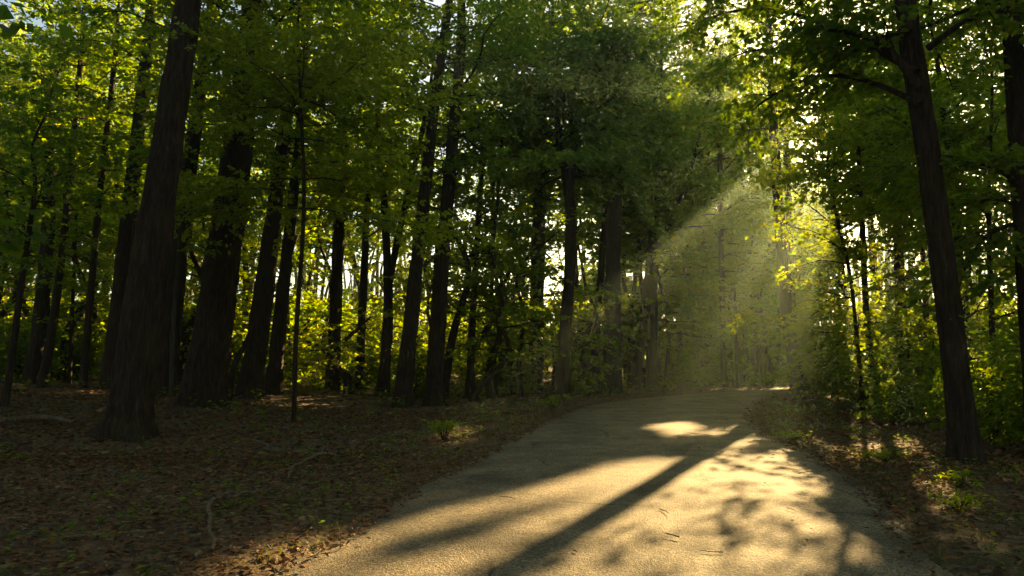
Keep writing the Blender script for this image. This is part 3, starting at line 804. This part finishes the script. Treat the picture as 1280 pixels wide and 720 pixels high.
g = Geo()
x, y, d = scatter(5200, -30, 26, 4, 40, .5, 99, .8)
k = vnoise(x * .35, y * .35, 0, 41) + rng.normal(0, .25, len(x)) > .12; x, y = x[k], y[k]
z = height(x, y)
for q in range(7):
    a = rng.uniform(0, 6.28, len(x)); h = rng.uniform(.05, .26, len(x)) * np.where(y > 16, 1.6, .8)
    C = np.stack([x + np.cos(a) * .05, y + np.sin(a) * .05, z + h], 1)
    A = np.stack([np.cos(a), np.sin(a), rng.normal(0, .25, len(x))], 1)
    leaves(g, C, A, np.array([0, 0, 1.]) + rng.normal(0, .3, C.shape), rng.uniform(.05, .10, len(x)) * np.where(y > 16, 1.5, 1), 0, True, .5)
x, y, d = scatter(9000, -7, 13, 3.5, 26, .12, 2.4)
k = (vnoise(x * .8, y * .8, 0, 43) + rng.normal(0, .2, len(x)) > .05); x, y = x[k], y[k]; z = height(x, y)
for q in range(5):
    a = rng.uniform(0, 6.28, len(x)); h = rng.uniform(.02, .12, len(x))
    C = np.stack([x + np.cos(a) * .03, y + np.sin(a) * .03, z + h], 1)
    leaves(g, C, np.stack([np.cos(a), np.sin(a), rng.uniform(-.1, .6, len(x))], 1), np.array([0, 0, 1.]) + rng.normal(0, .4, C.shape), rng.uniform(.025, .07, len(x)), 0, True, .45)
kind(g.build('undergrowth', DEEP), 'stuff')

# the woods behind, one mass
g = Geo()
nfar = 0
def far_tree(x, y, H, hb, spread, nb, ls, mi, dens=.5):
    z = hz(x, y)
    P = np.array([[x + rng.normal(0, .25) * k, y + rng.normal(0, .25) * k, z - .2 + (H - z) * k / 4] for k in range(5)])
    sx, sy = shadow_xy(np.repeat(catmull(P, 8), 1, 0))
    for poly in LIT[:8]:
        if inpoly(sx, sy, poly).any(): return
    Pc = catmull(P, 6); Rc = np.linspace(rng.uniform(.12, .26), .03, len(Pc))
    tube(g, Pc, Rc, 6, mi=2)
    gw, gl = Geo(), Geo()
    crown(gw, gl, Pc, Rc, hb, H, nb, spread, ls, 200., dens, 0, .45, carve=False)
    for q, mm, per in ((gw, 2, 32), (gl, mi, 4)):
        V = np.vstack(q.v).reshape(-1, per, 3)
        V = V[~sunlit(V[:, 0])] if per == 4 else V[~(sunlit(V[:, 0]) | sunlit(V[:, 16]) | sunlit(V[:, 31]))]
        nV = len(V)
        if per == 4: Fq = np.arange(nV * 4).reshape(-1, 4)
        else:
            j = np.arange(4); k = (j + 1) % 4; i = (np.arange(7) * 4)[:, None]
            f1 = np.stack([i + j, i + k, i + 4 + k, i + 4 + j], -1).reshape(-1, 4)
            Fq = (np.arange(nV)[:, None, None] * 32 + f1[None]).reshape(-1, 4)
        g.add(V.reshape(-1, 3), Fq, mm)

rng = np.random.default_rng(104)
for k in range(230):
    y = rng.uniform(38, 86); x = rng.uniform(-1.05, 1.0) * y
    if road_d(np.array([x]), np.array([y]))[0] < 2.5: continue
    far_tree(x, y, rng.uniform(15, 24), rng.uniform(1.2, 6), rng.uniform(3, 4.5), 34, rng.uniform(.26, .36), rng.choice([0, 0, 1, 3]))
rng = np.random.default_rng(105)
for k in range(46):                       # tall stand added so its tops shade the air over the road
    y = rng.uniform(43, 64); x = rng.uniform(.18, .78) * y
    if road_d(np.array([x]), np.array([y]))[0] < 2.5: continue
    far_tree(x, y, rng.uniform(21, 24.2), rng.uniform(7, 10), rng.uniform(3.8, 4.8), 42, rng.uniform(.26, .32), rng.choice([0, 1]), .75)
rng = np.random.default_rng(106)
for k in range(200):                      # young growth under and behind the trunks
    y = rng.uniform(27, 50); x = rng.uniform(-.95, .95) * y
    if road_d(np.array([x]), np.array([y]))[0] < 2.5: continue
    H_ = rng.choice([rng.uniform(3, 6), rng.uniform(7, 15), rng.uniform(8, 13)]); far_tree(x, y, H_, rng.uniform(.06, .3) * H_, rng.uniform(1.8, 3.2), int(14 + H_ * 1.6), rng.uniform(.15, .24), rng.choice([0, 0, 3, 3, 4]), .55)
rng = np.random.default_rng(112)
for k in range(22):                       # denser wood added up-sun of the bend to shade all but the slits
    y = rng.uniform(58, 86); x = rng.uniform(.24, .5) * y
    far_tree(x, y, rng.uniform(17, 23.5), rng.uniform(3, 8), rng.uniform(3.8, 4.6), 40, rng.uniform(.28, .34), rng.choice([0, 1, 3]), .7)
rng = np.random.default_rng(111)
for k in range(34):                       # closing the canopy far left
    y = rng.uniform(36, 62); x = rng.uniform(-1.0, -.5) * y
    far_tree(x, y, rng.uniform(18, 24), rng.uniform(4, 8), rng.uniform(3.6, 4.6), 36, rng.uniform(.24, .3), rng.choice([0, 3, 4]), .6)
rng = np.random.default_rng(107)
for k in range(150):                      # low growth far back
    y = rng.uniform(50, 84); x = rng.uniform(-1.0, 1.0) * y
    if road_d(np.array([x]), np.array([y]))[0] < 2.5: continue
    far_tree(x, y, rng.uniform(6, 17), rng.uniform(.2, 2), rng.uniform(2.6, 3.8), 26, rng.uniform(.28, .36), rng.choice([0, 0, 1, 3]), .8)
rng = np.random.default_rng(108)
for k in range(60):                       # thicker woods right of the bend
    y = rng.uniform(34, 72); x = rng.uniform(.18, 1.0) * y
    if road_d(np.array([x]), np.array([y]))[0] < 2.5: continue
    far_tree(x, y, rng.uniform(12, 23), rng.uniform(1.0, 5), rng.uniform(3, 4.2), 34, rng.uniform(.22, .3), rng.choice([0, 0, 1, 3]), .6)
rng = np.random.default_rng(109)
for k in range(44):                       # to both sides, out of the picture
    s_ = rng.choice([-1, 1]); y = rng.uniform(4, 40); x = s_ * (y * .8 + rng.uniform(4, 22))
    if road_d(np.array([x]), np.array([y]))[0] < 3: continue
    far_tree(x, y, rng.uniform(14, 22), rng.uniform(3, 8), rng.uniform(3.5, 5), 16, .42, 1)
rng = np.random.default_rng(110)
for k in range(50):                       # and behind, unseen, added to hold off skylight
    y = rng.uniform(-30, 3); x = rng.uniform(-28, 28)
    if road_d(np.array([x]), np.array([y]))[0] < 2.5: continue
    far_tree(x, y, rng.uniform(15, 22), rng.uniform(5, 9), rng.uniform(4, 6), 16, .5, 1)
o = kind(g.build('surrounding_woods', [GREEN, DEEP, BARK, SUNLIT_GOLD, PALEGREEN]), 'stuff')

for lab, P in SHADOWERS:
    sx, sy = shadow_xy(resample(P, np.ones(len(P)), .1)[0])
    for q, poly in enumerate(LIT[:1]):
            pass


# ------------------------------------------------------------------ air
import bmesh
bm = bmesh.new(); bmesh.ops.create_cube(bm, size=1)
me = bpy.data.meshes.new('haze'); bm.to_mesh(me); bm.free()
hz_o = bpy.data.objects.new('haze', me); COL.objects.link(hz_o)
hz_o.scale = (240, 200, 28); hz_o.location = (0, 40, 28 / 2 - 2.0)
hz_o['kind'] = 'stuff'
# the ground sheet runs on far past the box; the box stops in open woods beyond everything that is seen
m, nt, out = mat('haze_air')
pv = N(nt, 'ShaderNodeVolumePrincipled', Density=.0014, Anisotropy=.72); pv.inputs['Color'].default_value = (.70, .95, .84, 1)
nt.links.new(pv.outputs[0], out.inputs['Volume']); me.materials.append(m)

# ------------------------------------------------------------------ light
w = bpy.data.worlds.new('World'); sc.world = w; w.use_nodes = True
nt = w.node_tree; bg = nt.nodes['Background']
sky = nt.nodes.new('ShaderNodeTexSky'); sky.sky_type = 'NISHITA'; sky.sun_disc = False
sky.sun_elevation = SUN_EL; sky.sun_rotation = SUN_AZ
nt.links.new(sky.outputs[0], bg.inputs[0]); bg.inputs[1].default_value = .055
sd = bpy.data.lights.new('sun', 'SUN'); sd.energy = 5; sd.angle = RAD(.53); sd.color = (1, .73, .37)
so = bpy.data.objects.new('sun', sd); COL.objects.link(so)
so.rotation_euler = Vector(-S).to_track_quat('-Z', 'Y').to_euler(); so.location = (30, 60, 40)

sc.view_settings.view_transform = 'Standard'; sc.view_settings.look = 'None'
sc.view_settings.exposure = 2.2
sc.view_settings.use_white_balance = True; sc.view_settings.white_balance_temperature = 8200; sc.view_settings.white_balance_tint = 8; sc.view_settings.gamma = 1
cy = sc.cycles
cy.use_denoising = True
cy.max_bounces = 6; cy.diffuse_bounces = 3; cy.glossy_bounces = 2; cy.transmission_bounces = 3; cy.volume_bounces = 0; cy.transparent_max_bounces = 6
cy.caustics_reflective = False; cy.caustics_refractive = False
cy.use_adaptive_sampling = True; cy.adaptive_threshold = .02
cy.sample_clamp_indirect = 6
